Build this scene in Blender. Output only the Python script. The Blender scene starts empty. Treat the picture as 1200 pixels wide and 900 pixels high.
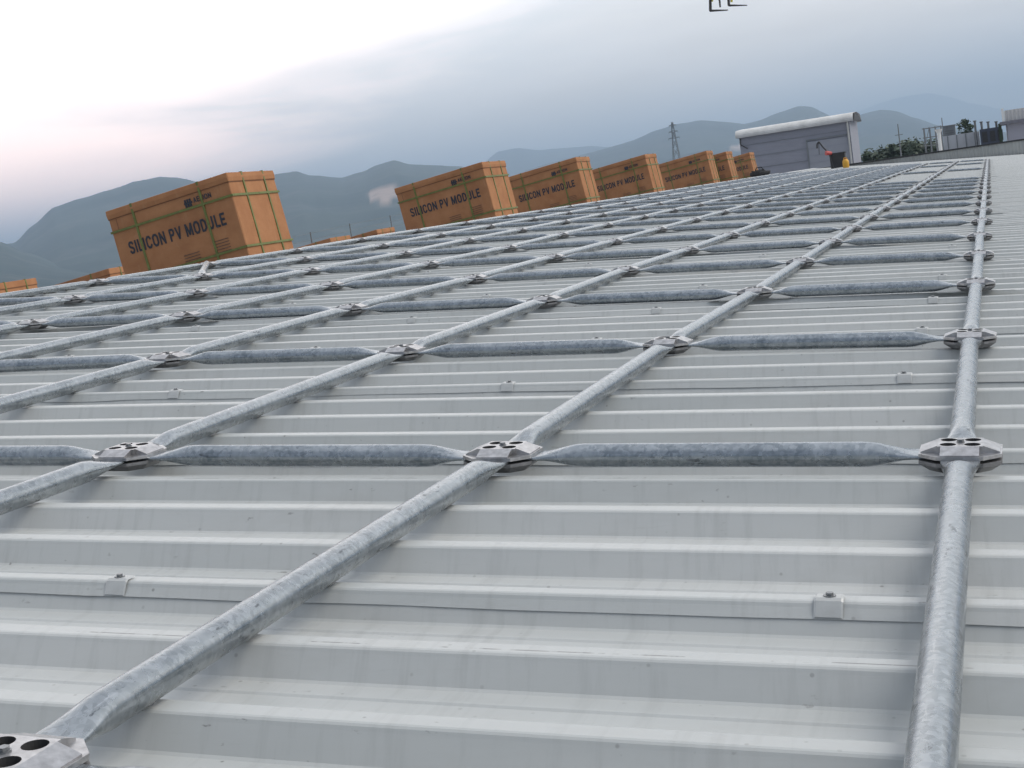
import bpy, math, random
from mathutils import Vector, Matrix, noise
R = random.Random(7)
sc = bpy.context.scene
col = sc.collection

# ------------------------------------------------------------------ camera, sky, sun, exposure
CAM = Vector((0.10441, -2.72368, 0.56237)); F0 = 1654.41
yaw, pit, rol = 0.342664, -0.121423, -0.144240
fw = Vector((-math.sin(yaw)*math.cos(pit), math.cos(yaw)*math.cos(pit), math.sin(pit)))
r0 = Vector((math.cos(yaw), math.sin(yaw), 0)); u0 = r0.cross(fw)
rt = r0*math.cos(rol) + u0*math.sin(rol); up = -r0*math.sin(rol) + u0*math.cos(rol)
cd = bpy.data.cameras.new('camera'); cam = bpy.data.objects.new('camera', cd); col.objects.link(cam)
m = Matrix((rt, up, -fw)).transposed().to_4x4(); m.translation = CAM; cam.matrix_world = m
cd.sensor_width = 36; cd.lens = 36*F0/1200; cd.clip_start = .02; cd.clip_end = 60000
sc.camera = cam
sc.cycles.max_bounces = 4; sc.cycles.diffuse_bounces = 2; sc.cycles.glossy_bounces = 2; sc.cycles.volume_bounces = 0

SUN_AZ = math.radians(84)      # clockwise from +Y (the long tubes' direction)
SUN_EL = math.radians(47)
w = bpy.data.worlds.new('World'); sc.world = w; w.use_nodes = True
nt = w.node_tree; nt.nodes.clear(); N = nt.nodes; L = nt.links
def nd(t, **k):
    n = N.new(t)
    for a, b in k.items(): setattr(n, a, b)
    return n
def math_(op, a, b=None, c=None):
    n = nd('ShaderNodeMath', operation=op)
    for i, v in enumerate((a, b, c)):
        if v is None: continue
        if isinstance(v, (int, float)): n.inputs[i].default_value = v
        else: L.new(v, n.inputs[i])
    return n.outputs[0]
def mrange(v, a, b, c=0., d=1., smooth=True):
    n = nd('ShaderNodeMapRange'); n.interpolation_type = 'SMOOTHSTEP' if smooth else 'LINEAR'
    L.new(v, n.inputs[0])
    for i, x in enumerate((a, b, c, d)): n.inputs[i+1].default_value = x
    return n.outputs[0]
def mixc(f, a, b):
    n = nd('ShaderNodeMix', data_type='RGBA')
    if isinstance(f, (int, float)): n.inputs[0].default_value = f
    else: L.new(f, n.inputs[0])
    for s, v in ((n.inputs[6], a), (n.inputs[7], b)):
        if isinstance(v, tuple): s.default_value = (*v, 1)
        else: L.new(v, s)
    return n.outputs[2]
sky = nd('ShaderNodeTexSky', sky_type='NISHITA'); sky.sun_disc = False
sky.sun_elevation = SUN_EL; sky.sun_rotation = SUN_AZ
tc = nd('ShaderNodeTexCoord'); sx = nd('ShaderNodeSeparateXYZ'); L.new(tc.outputs['Generated'], sx.inputs[0])
el = math_('ARCSINE', sx.outputs[2]); az = math_('ARCTAN2', math_('MULTIPLY', sx.outputs[0], -1.), sx.outputs[1])   # az>0 to the left
cb = nd('ShaderNodeCombineXYZ'); L.new(math_('MULTIPLY', az, 3.), cb.inputs[0])
L.new(math_('MULTIPLY', math_('SUBTRACT', el, math_('MULTIPLY', az, -.03)), 16.), cb.inputs[1])
nz = nd('ShaderNodeTexNoise'); nz.inputs['Scale'].default_value = 1.3; nz.inputs['Detail'].default_value = 6; nz.inputs['Roughness'].default_value = .52
nz.inputs['Distortion'].default_value = .4
L.new(cb.outputs[0], nz.inputs['Vector'])
nn = math_('SUBTRACT', nz.outputs[0], .5)
# bright thin cloud to the left (wide, soft), greyer layer low on the right, paler again overhead
edge = math_('ADD', math_('ADD', math_('MULTIPLY', math_('SUBTRACT', az, .55), 2.2), math_('MULTIPLY', math_('SUBTRACT', el, .085), 2.0)), math_('MULTIPLY', nn, 1.15))
edge = math_('ADD', edge, mrange(el, .10, .20, 0., .55))
# fade of that influence away from the left-hand glow
bright = mrange(edge, -.40, .22)
pale = mrange(math_('ADD', math_('SUBTRACT', el, math_('MULTIPLY', math_('SUBTRACT', az, .2), -.16)), math_('MULTIPLY', nn, .12)), .045, .19)
stk = nd('ShaderNodeTexNoise'); stk.inputs['Scale'].default_value = 3.1; stk.inputs['Detail'].default_value = 7; stk.inputs['Roughness'].default_value = .6; L.new(cb.outputs[0], stk.inputs['Vector'])
streak = mrange(stk.outputs[0], .36, .68)
c_low = (1.58, 1.42, 1.24); c_high = (1.64, 1.64, 1.62); c_white = (2.4, 2.28, 2.2)
c1 = mixc(pale, c_low, c_high)
c1 = mixc(math_('MULTIPLY', streak, .24), c1, (2.1, 1.95, 1.9))
c2 = mixc(bright, c1, c_white)
pink = mrange(el, .17, .03)
pk = math_('MULTIPLY', math_('MULTIPLY', pink, bright), .95)
c3 = mixc(pk, c2, (5.6, 3.9, 3.2))
zen = mrange(el, .22, .75)
c4 = mixc(zen, c3, (.92, .95, 1.02))
bk = math_('ABSOLUTE', az); back = mrange(bk, 1.2, 2.5)
c5 = mixc(math_('MULTIPLY', math_('MULTIPLY', back, mrange(el, 1.25, .6)), .9), c4, (.36, .40, .48))
bg1 = nd('ShaderNodeBackground'); L.new(sky.outputs[0], bg1.inputs[0]); bg1.inputs[1].default_value = .06
bg2 = nd('ShaderNodeBackground'); L.new(c5, bg2.inputs[0]); bg2.inputs[1].default_value = 1.0
mx = nd('ShaderNodeMixShader'); mx.inputs[0].default_value = .93
L.new(bg1.outputs[0], mx.inputs[1]); L.new(bg2.outputs[0], mx.inputs[2])
ow = nd('ShaderNodeOutputWorld'); L.new(mx.outputs[0], ow.inputs[0])

sd = bpy.data.lights.new('sun', 'SUN'); sun = bpy.data.objects.new('sun', sd); col.objects.link(sun)
sd.energy = 2.6; sd.angle = math.radians(40); sd.color = (1, .93, .84)
sdir = Vector((math.sin(SUN_AZ)*math.cos(SUN_EL), math.cos(SUN_AZ)*math.cos(SUN_EL), math.sin(SUN_EL)))
sun.rotation_euler = sdir.to_track_quat('Z', 'Y').to_euler()
sc.view_settings.view_transform = 'Standard'; sc.view_settings.look = 'None'
sc.view_settings.exposure = 0.0; sc.view_settings.gamma = 1.0

# ------------------------------------------------------------------ helpers
def at(px, py, Y):
    """world point on the plane at depth Y seen at photograph pixel (px,py)"""
    d = fw + rt*((px-600)/F0) - up*((py-450)/F0)
    return CAM + d*((Y-CAM.y)/d.y)
def horizon(px): return at_dir(px, 0)
class MB:
    def __init__(s): s.v = []; s.f = []; s.mi = []
    def quad(s, a, b, c, d, mi=0):
        n = len(s.v); s.v += [tuple(a), tuple(b), tuple(c), tuple(d)]; s.f.append((n, n+1, n+2, n+3)); s.mi.append(mi)
    def poly(s, pts, mi=0):
        n = len(s.v); s.v += [tuple(p) for p in pts]; s.f.append(tuple(range(n, n+len(pts)))); s.mi.append(mi)
    def box(s, a, b, mi=0, M=None):
        x0, y0, z0 = a; x1, y1, z1 = b; n = len(s.v)
        P = [(x0,y0,z0),(x1,y0,z0),(x1,y1,z0),(x0,y1,z0),(x0,y0,z1),(x1,y0,z1),(x1,y1,z1),(x0,y1,z1)]
        if M: P = [tuple(M @ Vector(p)) for p in P]
        s.v += P
        for f in ((0,3,2,1),(4,5,6,7),(0,1,5,4),(1,2,6,5),(2,3,7,6),(3,0,4,7)):
            s.f.append(tuple(n+i for i in f)); s.mi.append(mi)
    def grid(s, rows, mi=0, closed=False):
        n = len(s.v); k = len(rows[0])
        for r in rows: s.v += [tuple(p) for p in r]
        for i in range(len(rows)-1):
            for j in range(k if closed else k-1):
                j2 = (j+1) % k
                s.f.append((n+i*k+j, n+i*k+j2, n+(i+1)*k+j2, n+(i+1)*k+j)); s.mi.append(mi)
        return n
    def tube(s, a, b, r, seg=8, r2=None, mi=0, caps=True):
        a = Vector(a); b = Vector(b); d = (b-a).normalized(); q = d.to_track_quat('Z', 'Y')
        r2 = r if r2 is None else r2; rows = []
        for p, rr in ((a, r), (b, r2)):
            rows.append([p + q @ Vector((math.cos(2*math.pi*i/seg)*rr, math.sin(2*math.pi*i/seg)*rr, 0)) for i in range(seg)])
        n = s.grid(rows, mi, True)
        if caps:
            s.f.append(tuple(reversed(range(n, n+seg)))); s.mi.append(mi)
            s.f.append(tuple(range(n+seg, n+2*seg))); s.mi.append(mi)
    def path(s, pts, r, seg=6, mi=0):
        for a, b in zip(pts, pts[1:]): s.tube(a, b, r, seg, mi=mi)
    def mesh(s, name, mats, smooth=False, weld=False, angle=None):
        me = bpy.data.meshes.new(name); me.from_pydata(s.v, [], s.f)
        if not isinstance(mats, (list, tuple)): mats = [mats]
        for m_ in mats: me.materials.append(m_)
        me.polygons.foreach_set('material_index', s.mi)
        if smooth: me.polygons.foreach_set('use_smooth', [True]*len(s.f))
        me.update()
        if weld:
            import bmesh
            bm = bmesh.new(); bm.from_mesh(me); bmesh.ops.remove_doubles(bm, verts=bm.verts, dist=1e-5)
            bmesh.ops.recalc_face_normals(bm, faces=bm.faces); bm.to_mesh(me); bm.free()
        if angle: me.set_sharp_from_angle(angle=math.radians(angle))
        return me
def ob(name, me, parent=None, M=None, label=None, cat=None, group=None, kind=None):
    o = bpy.data.objects.new(name, me); col.objects.link(o)
    if parent: o.parent = parent
    if M is not None: o.matrix_local = M
    if label: o['label'] = label
    if cat: o['category'] = cat
    if group: o['group'] = group
    if kind: o['kind'] = kind
    return o
def thing(name, loc, label, cat, group=None, M=None):
    o = bpy.data.objects.new(name, None); col.objects.link(o); o.empty_display_size = .1
    o.matrix_world = M if M is not None else Matrix.Translation(loc)
    o['label'] = label; o['category'] = cat
    if group: o['group'] = group
    return o
def copytree(src, M, label, parent=None):
    c = src.copy(); col.objects.link(c)
    if parent is None: c.matrix_world = M; c['label'] = label
    else: c.parent = parent
    for ch in src.children: copytree(ch, None, None, c)
    return c

# ------------------------------------------------------------------ materials
class Mat:
    def __init__(s, name, rough=.5, metal=0., base=(.5,.5,.5), spec=.5):
        s.m = bpy.data.materials.new(name); s.m.use_nodes = True; s.t = s.m.node_tree
        s.b = s.t.nodes['Principled BSDF']
        s.b.inputs['Base Color'].default_value = (*base, 1); s.b.inputs['Roughness'].default_value = rough
        s.b.inputs['Metallic'].default_value = metal; s.b.inputs['Specular IOR Level'].default_value = spec
        s.tc = None
    def n(s, t, **k):
        x = s.t.nodes.new(t)
        for a, b in k.items(): setattr(x, a, b)
        return x
    def l(s, a, b): s.t.links.new(a, b)
    def coord(s, scale=(1,1,1), rnd=False, which='Object'):
        tc_ = s.n('ShaderNodeTexCoord'); mp = s.n('ShaderNodeMapping'); mp.inputs['Scale'].default_value = scale
        s.l(tc_.outputs[which], mp.inputs['Vector'])
        if rnd:
            oi = s.n('ShaderNodeObjectInfo'); cx = s.n('ShaderNodeVectorMath', operation='SCALE'); cx.inputs['Scale'].default_value = 37.
            cv = s.n('ShaderNodeCombineXYZ')
            for i in range(3): s.l(oi.outputs['Random'], cv.inputs[i])
            s.l(cv.outputs[0], cx.inputs[0]); s.l(cx.outputs[0], mp.inputs['Location'])
        return mp.outputs[0]
    def noise(s, vec, scale, detail=4, rough=.5, dist=0):
        x = s.n('ShaderNodeTexNoise'); s.l(vec, x.inputs['Vector']); x.inputs['Scale'].default_value = scale
        x.inputs['Detail'].default_value = detail; x.inputs['Roughness'].default_value = rough; x.inputs['Distortion'].default_value = dist
        return x.outputs[0]
    def ramp(s, v, a, b, c=0., d=1.):
        x = s.n('ShaderNodeMapRange'); s.l(v, x.inputs[0])
        for i, q in enumerate((a, b, c, d)): x.inputs[i+1].default_value = q
        return x.outputs[0]
    def mix(s, f, a, b, blend='MIX'):
        x = s.n('ShaderNodeMix', data_type='RGBA', blend_type=blend)
        if isinstance(f, (int, float)): x.inputs[0].default_value = f
        else: s.l(f, x.inputs[0])
        for so, v in ((x.inputs[6], a), (x.inputs[7], b)):
            if isinstance(v, tuple): so.default_value = (*v, 1)
            else: s.l(v, so)
        return x.outputs[2]
    def mul(s, a, b, op='MULTIPLY'):
        x = s.n('ShaderNodeMath', operation=op)
        for i, v in enumerate((a, b)):
            if isinstance(v, (int, float)): x.inputs[i].default_value = v
            else: s.l(v, x.inputs[i])
        return x.outputs[0]
    def color(s, c): s.l(c, s.b.inputs['Base Color'])
    def bump(s, h, dist, strength=1.):
        x = s.n('ShaderNodeBump'); x.inputs['Distance'].default_value = dist; x.inputs['Strength'].default_value = strength
        s.l(h, x.inputs['Height']); s.l(x.outputs[0], s.b.inputs['Normal'])

def mat_galv(name, base, base2, metal):
    g = Mat(name, .25, metal)
    v = g.coord(rnd=True)
    vo = g.n('ShaderNodeTexVoronoi'); vo.inputs['Scale'].default_value = 130; g.l(v, vo.inputs['Vector'])
    big = g.noise(v, 14, 5, .6); vs = g.coord((1.2, 14, 14), True); st = g.noise(vs, 9, 5, .65)
    ring = g.noise(g.coord((40, 3, 3), True), 2.2, 3, .6)
    c = g.mix(g.ramp(big, .35, .68), base, base2)
    sp = g.n('ShaderNodeSeparateColor'); g.l(vo.outputs['Color'], sp.inputs[0])
    c = g.mix(g.mul(g.ramp(sp.outputs[0], 0, 1), .32), c, (.62, .65, .68))
    c = g.mix(g.mul(g.ramp(ring, .52, .72), .25), c, (.20, .23, .27))
    c = g.mix(g.mul(g.ramp(st, .60, .74), .55), c, (.56, .58, .60))
    dk = g.noise(g.coord((7, 22, 22), True), 2.6, 5, .7)
    c = g.mix(g.mul(g.ramp(dk, .62, .67), .8), c, (.10, .11, .12))
    g.color(c); g.l(g.ramp(big, .3, .7, .21, .33), g.b.inputs['Roughness'])
    g.bump(g.mul(g.noise(v, 120, 3), big, 'ADD'), .00012, .2)
    return g.m
M_long = mat_galv('galvanized_long', (.235, .26, .275), (.34, .365, .38), .93)
M_cross = mat_galv('galvanized_cross', (.18, .21, .235), (.31, .34, .365), .9)

def mat_roof():
    g = Mat('painted_roof_sheet', .42, 0, spec=.45)
    v = g.coord(); vr = g.coord(rnd=True)
    big = g.noise(g.coord((.5, 2.2, 2.2), True), 1.2, 5, .55)
    c = g.mix(g.ramp(big, .3, .7), (.375, .398, .40), (.445, .462, .463))
    pat = g.noise(g.coord((.8, 1.6, 1.6), True), 2.4, 6, .68); c = g.mix(g.mul(g.ramp(pat, .52, .72), .30), c, (.30, .30, .285))
    # run-off streaks down the slope-normal webs and long scuffs along the rib
    st = g.noise(g.coord((30, 1.4, 4), True), 1.6, 5, .62)
    c = g.mix(g.mul(g.ramp(st, .52, .75), .34), c, (.27, .28, .28))
    sc_ = g.noise(g.coord((2.2, 60, 60), True), 2.3, 5, .7)
    c = g.mix(g.mul(g.ramp(sc_, .62, .74), .22), c, (.30, .31, .31))
    # small dark scuffs and grit
    sp = g.noise(g.coord((14, 30, 30), True), 2.0, 4, .6); msk = g.noise(vr, 1.8, 3)
    c = g.mix(g.mul(g.mul(g.ramp(sp, .675, .73), g.ramp(msk, .46, .60)), .75), c, (.13, .13, .125))
    g1 = g.n('ShaderNodeTexVoronoi'); g1.inputs['Scale'].default_value = 26; g.l(vr, g1.inputs['Vector'])
    c = g.mix(g.mul(g.ramp(g1.outputs['Distance'], .09, .05), g.mul(g.ramp(msk, .4, .7), .8)), c, (.10, .10, .09))
    # hairline scratches running just behind some rib edges
    tcx = g.n('ShaderNodeTexCoord'); sxy = g.n('ShaderNodeSeparateXYZ'); g.l(tcx.outputs['Object'], sxy.inputs[0])
    wob = g.noise(g.coord((3, .01, .01), True), 1.5, 3); ln = g.mul(g.mul(sxy.outputs[1], g.mul(wob, .004), 'ADD'), .7655, 'SUBTRACT')
    lnm = g.ramp(g.mul(ln, 0., 'ABSOLUTE'), .0022, .0008); brk = g.noise(g.coord((5, .3, .3), True), 1.4, 5, .75)
    c = g.mix(g.mul(g.mul(lnm, g.ramp(brk, .50, .56)), .8), c, (.12, .12, .12))
    g.color(c)
    g.l(g.ramp(big, .3, .7, .34, .5), g.b.inputs['Roughness'])
    g.bump(g.noise(g.coord((3, 20, 20), True), 1.5, 3), .002, .25)
    return g.m
M_roof = mat_roof()
def mat_simple(name, base, rough=.6, metal=0., var=.25, scale=6., stretch=(1,1,1), bump=0., spec=.5, rnd=False):
    g = Mat(name, rough, metal, spec=spec)
    n1 = g.noise(g.coord(stretch, rnd), scale, 5, .6)
    dk = tuple(x*(1-var) for x in base); lt = tuple(min(1, x*(1+var*.7)) for x in base)
    g.color(g.mix(g.ramp(n1, .3, .7), dk, lt))
    if bump: g.bump(n1, bump, .6)
    return g.m
M_clamp = mat_simple('cast_aluminium', (.46, .455, .46), .32, .9, .3, 60, rnd=True, bump=.0006)
M_clampshade = mat_simple('clamp_shaded_underside', (.22, .22, .225), .5, .55, .25, 50, rnd=True)  # cast aluminium darkened for the lower plate, its shade put into the colour
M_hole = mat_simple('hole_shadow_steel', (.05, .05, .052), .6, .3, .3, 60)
M_bolt = mat_simple('zinc_bolt', (.24, .25, .26), .3, .9, .3, 80)
M_washer = mat_simple('washer_plate', (.42, .435, .435), .4, .1, .1, 40)
M_card = Mat('cardboard', .85, spec=.15)
_g = M_card; _v = _g.coord(rnd=True); _n = _g.noise(_v, 3.5, 5, .6); _fl = _g.noise(_g.coord((1.5, 1.5, 60), True), 4, 3)
_c = _g.mix(_g.ramp(_n, .3, .7), (.315, .145, .070), (.405, .200, .098)); _c = _g.mix(_g.mul(_g.ramp(_fl, .5, .75), .25), _c, (.24, .11, .06)); _sc = _g.noise(_g.coord((9, 9, 2.5), True), 1.3, 6, .7); _c = _g.mix(_g.mul(_g.ramp(_sc, .58, .72), .35), _c, (.44, .27, .16)); _st = _g.noise(_v, 1.6, 4, .6); _c = _g.mix(_g.mul(_g.ramp(_st, .52, .66), .35), _c, (.20, .095, .05))
_g.color(_c); M_card = _g.m
M_cardline = mat_simple('cardboard_edge_tape', (.16, .07, .035), .9)
M_strap = mat_simple('green_strap', (.13, .15, .035), .45, 0, .25, 20)
M_ink = mat_simple('printed_ink', (.030, .033, .045), .8, 0, .3, 40)
M_inkpale = mat_simple('faint_print', (.12, .07, .05), .85, 0, .3, 40)
M_black = mat_simple('black_paint', (.022, .022, .024), .5, 0, .3, 8)
M_navy = mat_simple('dark_navy_sheet', (.045, .055, .085), .5, 0, .3, 2)
M_shed = mat_simple('grey_cladding', (.245, .255, .30), .55, 0, .08, 1.2, (1, 1, 6))
M_sheddoor = mat_simple('grey_door', (.27, .285, .325), .5, 0, .06, 1)
M_white = mat_simple('white_painted_metal', (.70, .71, .70), .5, 0, .1, 3)
M_parapet = mat_simple('parapet_cladding', (.42, .43, .42), .5, .1, .15, 1.5, (1, 1, .4))
M_yellow = mat_simple('yellow_plastic', (.62, .33, .03), .45, 0, .2, 10)
M_yelpaint = mat_simple('yellow_crane_paint', (.55, .50, .06), .45, 0, .2, 6)
M_red = mat_simple('red_plastic', (.42, .05, .05), .45, 0, .25, 10)
M_bag = mat_simple('black_fabric', (.015, .015, .017), .8, 0, .4, 20, bump=.01)
M_steel = mat_simple('grey_steel', (.20, .215, .23), .5, .4, .2, 2)
M_pylon = mat_simple('pylon_steel', (.16, .17, .18), .6, .3, .2, 2)
M_concrete = mat_simple('concrete', (.36, .36, .37), .85, 0, .2, 1.5)
M_bark = mat_simple('bark', (.07, .055, .04), .9, 0, .4, 8)
M_leaf = mat_simple('leaves', (.07, .095, .065), .7, 0, .5, .8, rnd=True)
M_leafdark = mat_simple('dark_leaves', (.025, .045, .022), .7, 0, .5, 1.2, rnd=True)

# ------------------------------------------------------------------ the roof
A = .0753; AL = .130          # slope of the near and of the far roof side
XR = -6.6; XE = 8.0; XL = -21.; Y0 = -3.80; LAPS = 60
ZT = -.0275                   # rib tops below the tube centre plane
warehouse = thing('warehouse', (0, 0, 0), 'long low warehouse whose pale grey ribbed metal roof fills the lower photo', 'building')
rc = [(.000, 0), (.058, 0)]
def profile(first_lip=True):
    def edge(b, lip=False):
        return [(b-.0045, -.0078), (b-.0018, -.0032), (b+.0012, -.0009), (b+.005, 0)]
    P = [(-.0125, -.0215)] + edge(0)
    for k in range(4):
        b = k*.25
        if k: P += edge(b)
        P += [(b+.033, 0), (b+.0375, -.0012), (b+.0415, -.0055), (b+.0640, -.0400), (b+.0685, -.0430),
              (b+.112, -.0430), (b+.116, -.0405), (b+.122, -.0405), (b+.126, -.0430),
              (b+.172, -.0430), (b+.176, -.0405), (b+.182, -.0405), (b+.186, -.0430),
              (b+.2205, -.0430), (b+.2250, -.0400)]
    P += [(.9955-.001, -.0105), (1.0, -.0042), (1.006, -.003), (1.030, -.003)]
    return P
PR = profile()
def panel_mesh(seed, nx, side=1):
    mb = MB(); rows = []
    xa, xb = (XR, XE) if side > 0 else (XL, XR)
    xs = [xa + (xb-xa)*i/nx for i in range(nx+1)]
    for x in xs:
        row = []
        for j, (y, z) in enumerate(PR):
            zz = (-A*x if side > 0 else -A*XR + AL*(x-XR)) + ZT + z
            if nx > 40:
                wv = noise.noise(Vector((x*.9+seed*7.1, y*2.0, seed))); zz += .0016*wv
                if j == 0:
                    q = noise.noise(Vector((x*3.1, seed*3.3, 5.))); q2 = noise.noise(Vector((x*11., seed*1.7, 9.)))
                    y -= .0035*q + .0012*q2 + .002; zz -= .0045*max(0, q) + .003*q
                if j < 5: zz += .002
            elif j < 5: zz += .002
            row.append((x, y, zz))
        rows.append(row)
    mb.grid(rows)
    return mb.mesh('roof_panel', M_roof)
far_r = panel_mesh(1, 6); far_l = panel_mesh(1, 4, -1)
LAP0 = -.8645; LS = .975          # first lap, sheet cover width
for n in range(-3, 57):
    y = LAP0 + n*LS
    me = panel_mesh(n+10, 260 if n < 5 else 90) if n < 10 else far_r
    ob('roof_panel', me, warehouse, Matrix.Translation((0, y, 0)) @ Matrix.Diagonal((1, LS, 1, 1)))
    ob('roof_panel', far_l, warehouse, Matrix.Translation((0, y, 0)) @ Matrix.Diagonal((1, LS, 1, 1)))
YF = LAP0+57*LS; YB = LAP0-3*LS
zr = -A*XR + ZT
mb = MB()
rws = []
for y in (YB, YF+.05):
    rws.append([(XR-.22, y, zr-.22*AL+.006), (XR-.2, y, zr-.2*AL+.012), (XR-.02, y, zr+.014), (XR+.02, y, zr+.014), (XR+.2, y, zr-.2*A+.012), (XR+.22, y, zr-.22*A+.006)])
mb.grid(rws); ob('ridge_cap', mb.mesh('ridge_cap', M_washer), warehouse)
# walls and gutters below the roof
GZ = -9.0
mb = MB(); zb = -.09
def wallpoly(y0, y1, x0, x1):
    for y in (y0, y1):
        mb.poly([(x0, y, GZ), (x1, y, GZ), (x1, y, -A*x1+zb), (XR, y, -A*XR+zb), (x0, y, -A*XR+AL*(x0-XR)+zb)])
wallpoly(YB+.3, YF-.02, XL+.3, XE-.3)
mb.quad((XL+.3, YB+.3, GZ), (XL+.3, YF, GZ), (XL+.3, YF, -A*XR+AL*(XL-XR)+zb), (XL+.3, YB+.3, -A*XR+AL*(XL-XR)+zb))
mb.quad((XE-.3, YB+.3, GZ), (XE-.3, YF, GZ), (XE-.3, YF, -A*XE+zb), (XE-.3, YB+.3, -A*XE+zb))
ob('wall', mb.mesh('wall', M_parapet), warehouse)
for x, zz, sg in ((XE+.02, -A*XE, 1), (XL-.02, -A*XR+AL*(XL-XR), -1)):
    g_ = MB(); p_ = [(0, -.06), (0, -.2), (.16, -.2), (.16, -.07)]
    g_.grid([[(x+sg*a, y, zz+b) for a, b in p_] for y in (YB, YF)])
    ob('gutter', g_.mesh('gutter', M_white), warehouse)

# saddle washers with their screws at the laps
def washer_mesh():
    m_ = MB(); w2 = .0195
    pr = [(-.0125, -.0205), (-.0055, -.0072), (-.002, -.001), (.003, .0022), (.021, .0022), (.024, .0008)]
    rows = []
    for i, x in enumerate((-w2, -w2+.003, w2-.003, w2)):
        dz = -.0018 if i in (0, 3) else 0
        rows.append([(x, y-.001, z+dz) for y, z in pr])
    m_.grid(rows)
    return m_.mesh('saddle_washer', M_washer)
def screw_mesh():
    m_ = MB(); m_.tube((0, 0, 0), (0, 0, .0015), .0085, 14); m_.tube((0, 0, .0015), (0, 0, .0050), .0052, 6)
    return m_.mesh('screw', M_bolt)
WM = washer_mesh(); SM = screw_mesh()
Rslope = Matrix.Rotation(math.atan(A), 4, 'Y')
for n in range(-1, 9):
    for k in range(-2, 6):
        x = -.158 - 1.105*k + (R.random()-.5)*.012
        if x < XR+.25: continue
        M = Matrix.Translation((x, LAP0+n*LS-.001, -A*x+ZT+.004)) @ Rslope @ Matrix.Rotation((R.random()-.5)*.06, 4, 'Z')
        o = ob('saddle_washer', WM, warehouse, M)
        ob('screw', SM, o, Matrix.Translation(((R.random()-.5)*.008, .010, .0022)))

# ------------------------------------------------------------------ the tube grid
S = 1.61; SX = .56408*S
grid_t = thing('tube_grid', (0, 0, 0), 'galvanized steel tube grid with bolted clamps laid over the pale ribbed roof', 'mounting frame')
fix = {}
OBS = {0:[(0,1126,532),(1,1137,396),(2,1144,333),(3,1147,299),(4,1148,277.5)],1:[(-1,8,905),(0,590,534),(1,783,404),(2,885,343),(3,939,307),(4,974,284)],
2:[(0,152,534),(1,471,413),(2,640,352),(3,737,316),(4,806,293.5)],3:[(1,197,421),(2,416,360),(3,555,327),(4,648,302)],
4:[(2,217,371),(3,387,335),(4,502,310),(5,590,292)],5:[(2,38,380),(3,228,344),(4,362,318),(5,467,299)],
6:[(3,86,351),(4,233,325),(5,350,305),(6,442,289)],7:[(4,115,331),(5,238,312),(6,342,296)]}
DV = {-1:.04, 2:.017, 3:.0075, 4:-.02, 5:-.026, 6:-.011, 7:-.02, 8:-.0155}
def hit(px, py):
    d = fw + rt*((px-600)/F0) - up*((py-450)/F0)
    t = (-A*CAM.x - CAM.z)/(d.z + A*d.x); return CAM + d*t
for j, l_ in OBS.items():
    for k, x, y in l_: fix[(j, k)] = hit(x, y)
KMAX = 27
def node(j, k):
    x = -j*SX; y = (k + DV.get(k, 0))*S
    if (j, k) in fix:
        h = fix[(j, k)]; lim = .075 if k > -1 else .4
        dx = max(-lim, min(lim, h.x-x)); dy = max(-lim, min(lim, h.y-y)); x += dx; y += dy
    else:
        x += (R.random()-.5)*.006; y += (R.random()-.5)*.012 - (.15 if k == -1 else 0)
    return Vector((x, y, -A*x))
nodes = {(j, k): node(j, k) for j in range(8) for k in range(-2, KMAX+1)}

def tube_mesh(Lg, seg, mat, nm):
    """round tube whose both ends are pressed flat, axis +X from 0 to Lg"""
    mb = MB(); r = .0242; wf = .0355; hf = .0032
    st = []
    def sec(x, t):      # t=0 flat, 1 round
        s_ = t*t*(3-2*t); st.append((x, s_))
    e0 = .048
    for x in (e0, .062): sec(x, 0)
    for i in range(1, 9): sec(.062 + .115*i/8, i/8)
    nmid = 6 if seg > 16 else 1
    for i in range(1, nmid): sec(.177 + (Lg-.354)*i/nmid, 1)
    for i in range(8, 0, -1): sec(Lg-.062-.115*i/8, i/8)
    for x in (Lg-.062, Lg-e0): sec(x, 0)
    rows = []
    for x, s_ in st:
        row = []
        for i in range(seg):
            a = 2*math.pi*i/seg; c, s2 = math.cos(a), math.sin(a)
            # flattened section: wide strip; blend width faster than height
            yy = (wf*(1-s_)+r*s_)*c; pw = s2
            zf = hf*(1 if s2 >= 0 else -1)*min(1, abs(s2)*3)
            hz = zf*(1-s_) + r*s2*s_
            row.append((x, yy, hz))
        rows.append(row)
    n = mb.grid(rows, 0, True)
    mb.f.append(tuple(range(n, n+seg))); mb.mi.append(0)
    mb.f.append(tuple(reversed(range(n+(len(rows)-1)*seg, n+len(rows)*seg)))); mb.mi.append(0)
    return mb.mesh(nm, mat, smooth=True, angle=60)
TL = {n: tube_mesh(S, n, M_long, 'long_tube') for n in (40, 12)}
TX = {n: tube_mesh(SX, n, M_cross, 'cross_tube') for n in (40, 12)}
def frame(a, b, L0, roll=0.):
    d = b-a; ln = d.length; x = d.normalized()
    n = Vector((A, 0, 1)).normalized(); y = n.cross(x).normalized(); z = x.cross(y)
    M = Matrix((x, y, z)).transposed().to_4x4(); M.translation = a
    return M @ Matrix.Diagonal((ln/L0, 1, 1, 1))
ROWS = list(range(-1, KMAX+1))
for j in range(8):
    for k in range(-2, KMAX):
        hi = k < 6
        ob('long_tube', TL[40 if hi else 12], grid_t, frame(nodes[(j, k)], nodes[(j, k+1)], S))
for k in ROWS:
    for j in range(7):
        if j < 2 and k in (14, 15, 16, 17, 19, 20, 21, 22, 24, 25, 26): continue
        ob('cross_tube', TX[40 if k < 6 else 12], grid_t, frame(nodes[(j+1, k)], nodes[(j, k)], SX))

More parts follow.
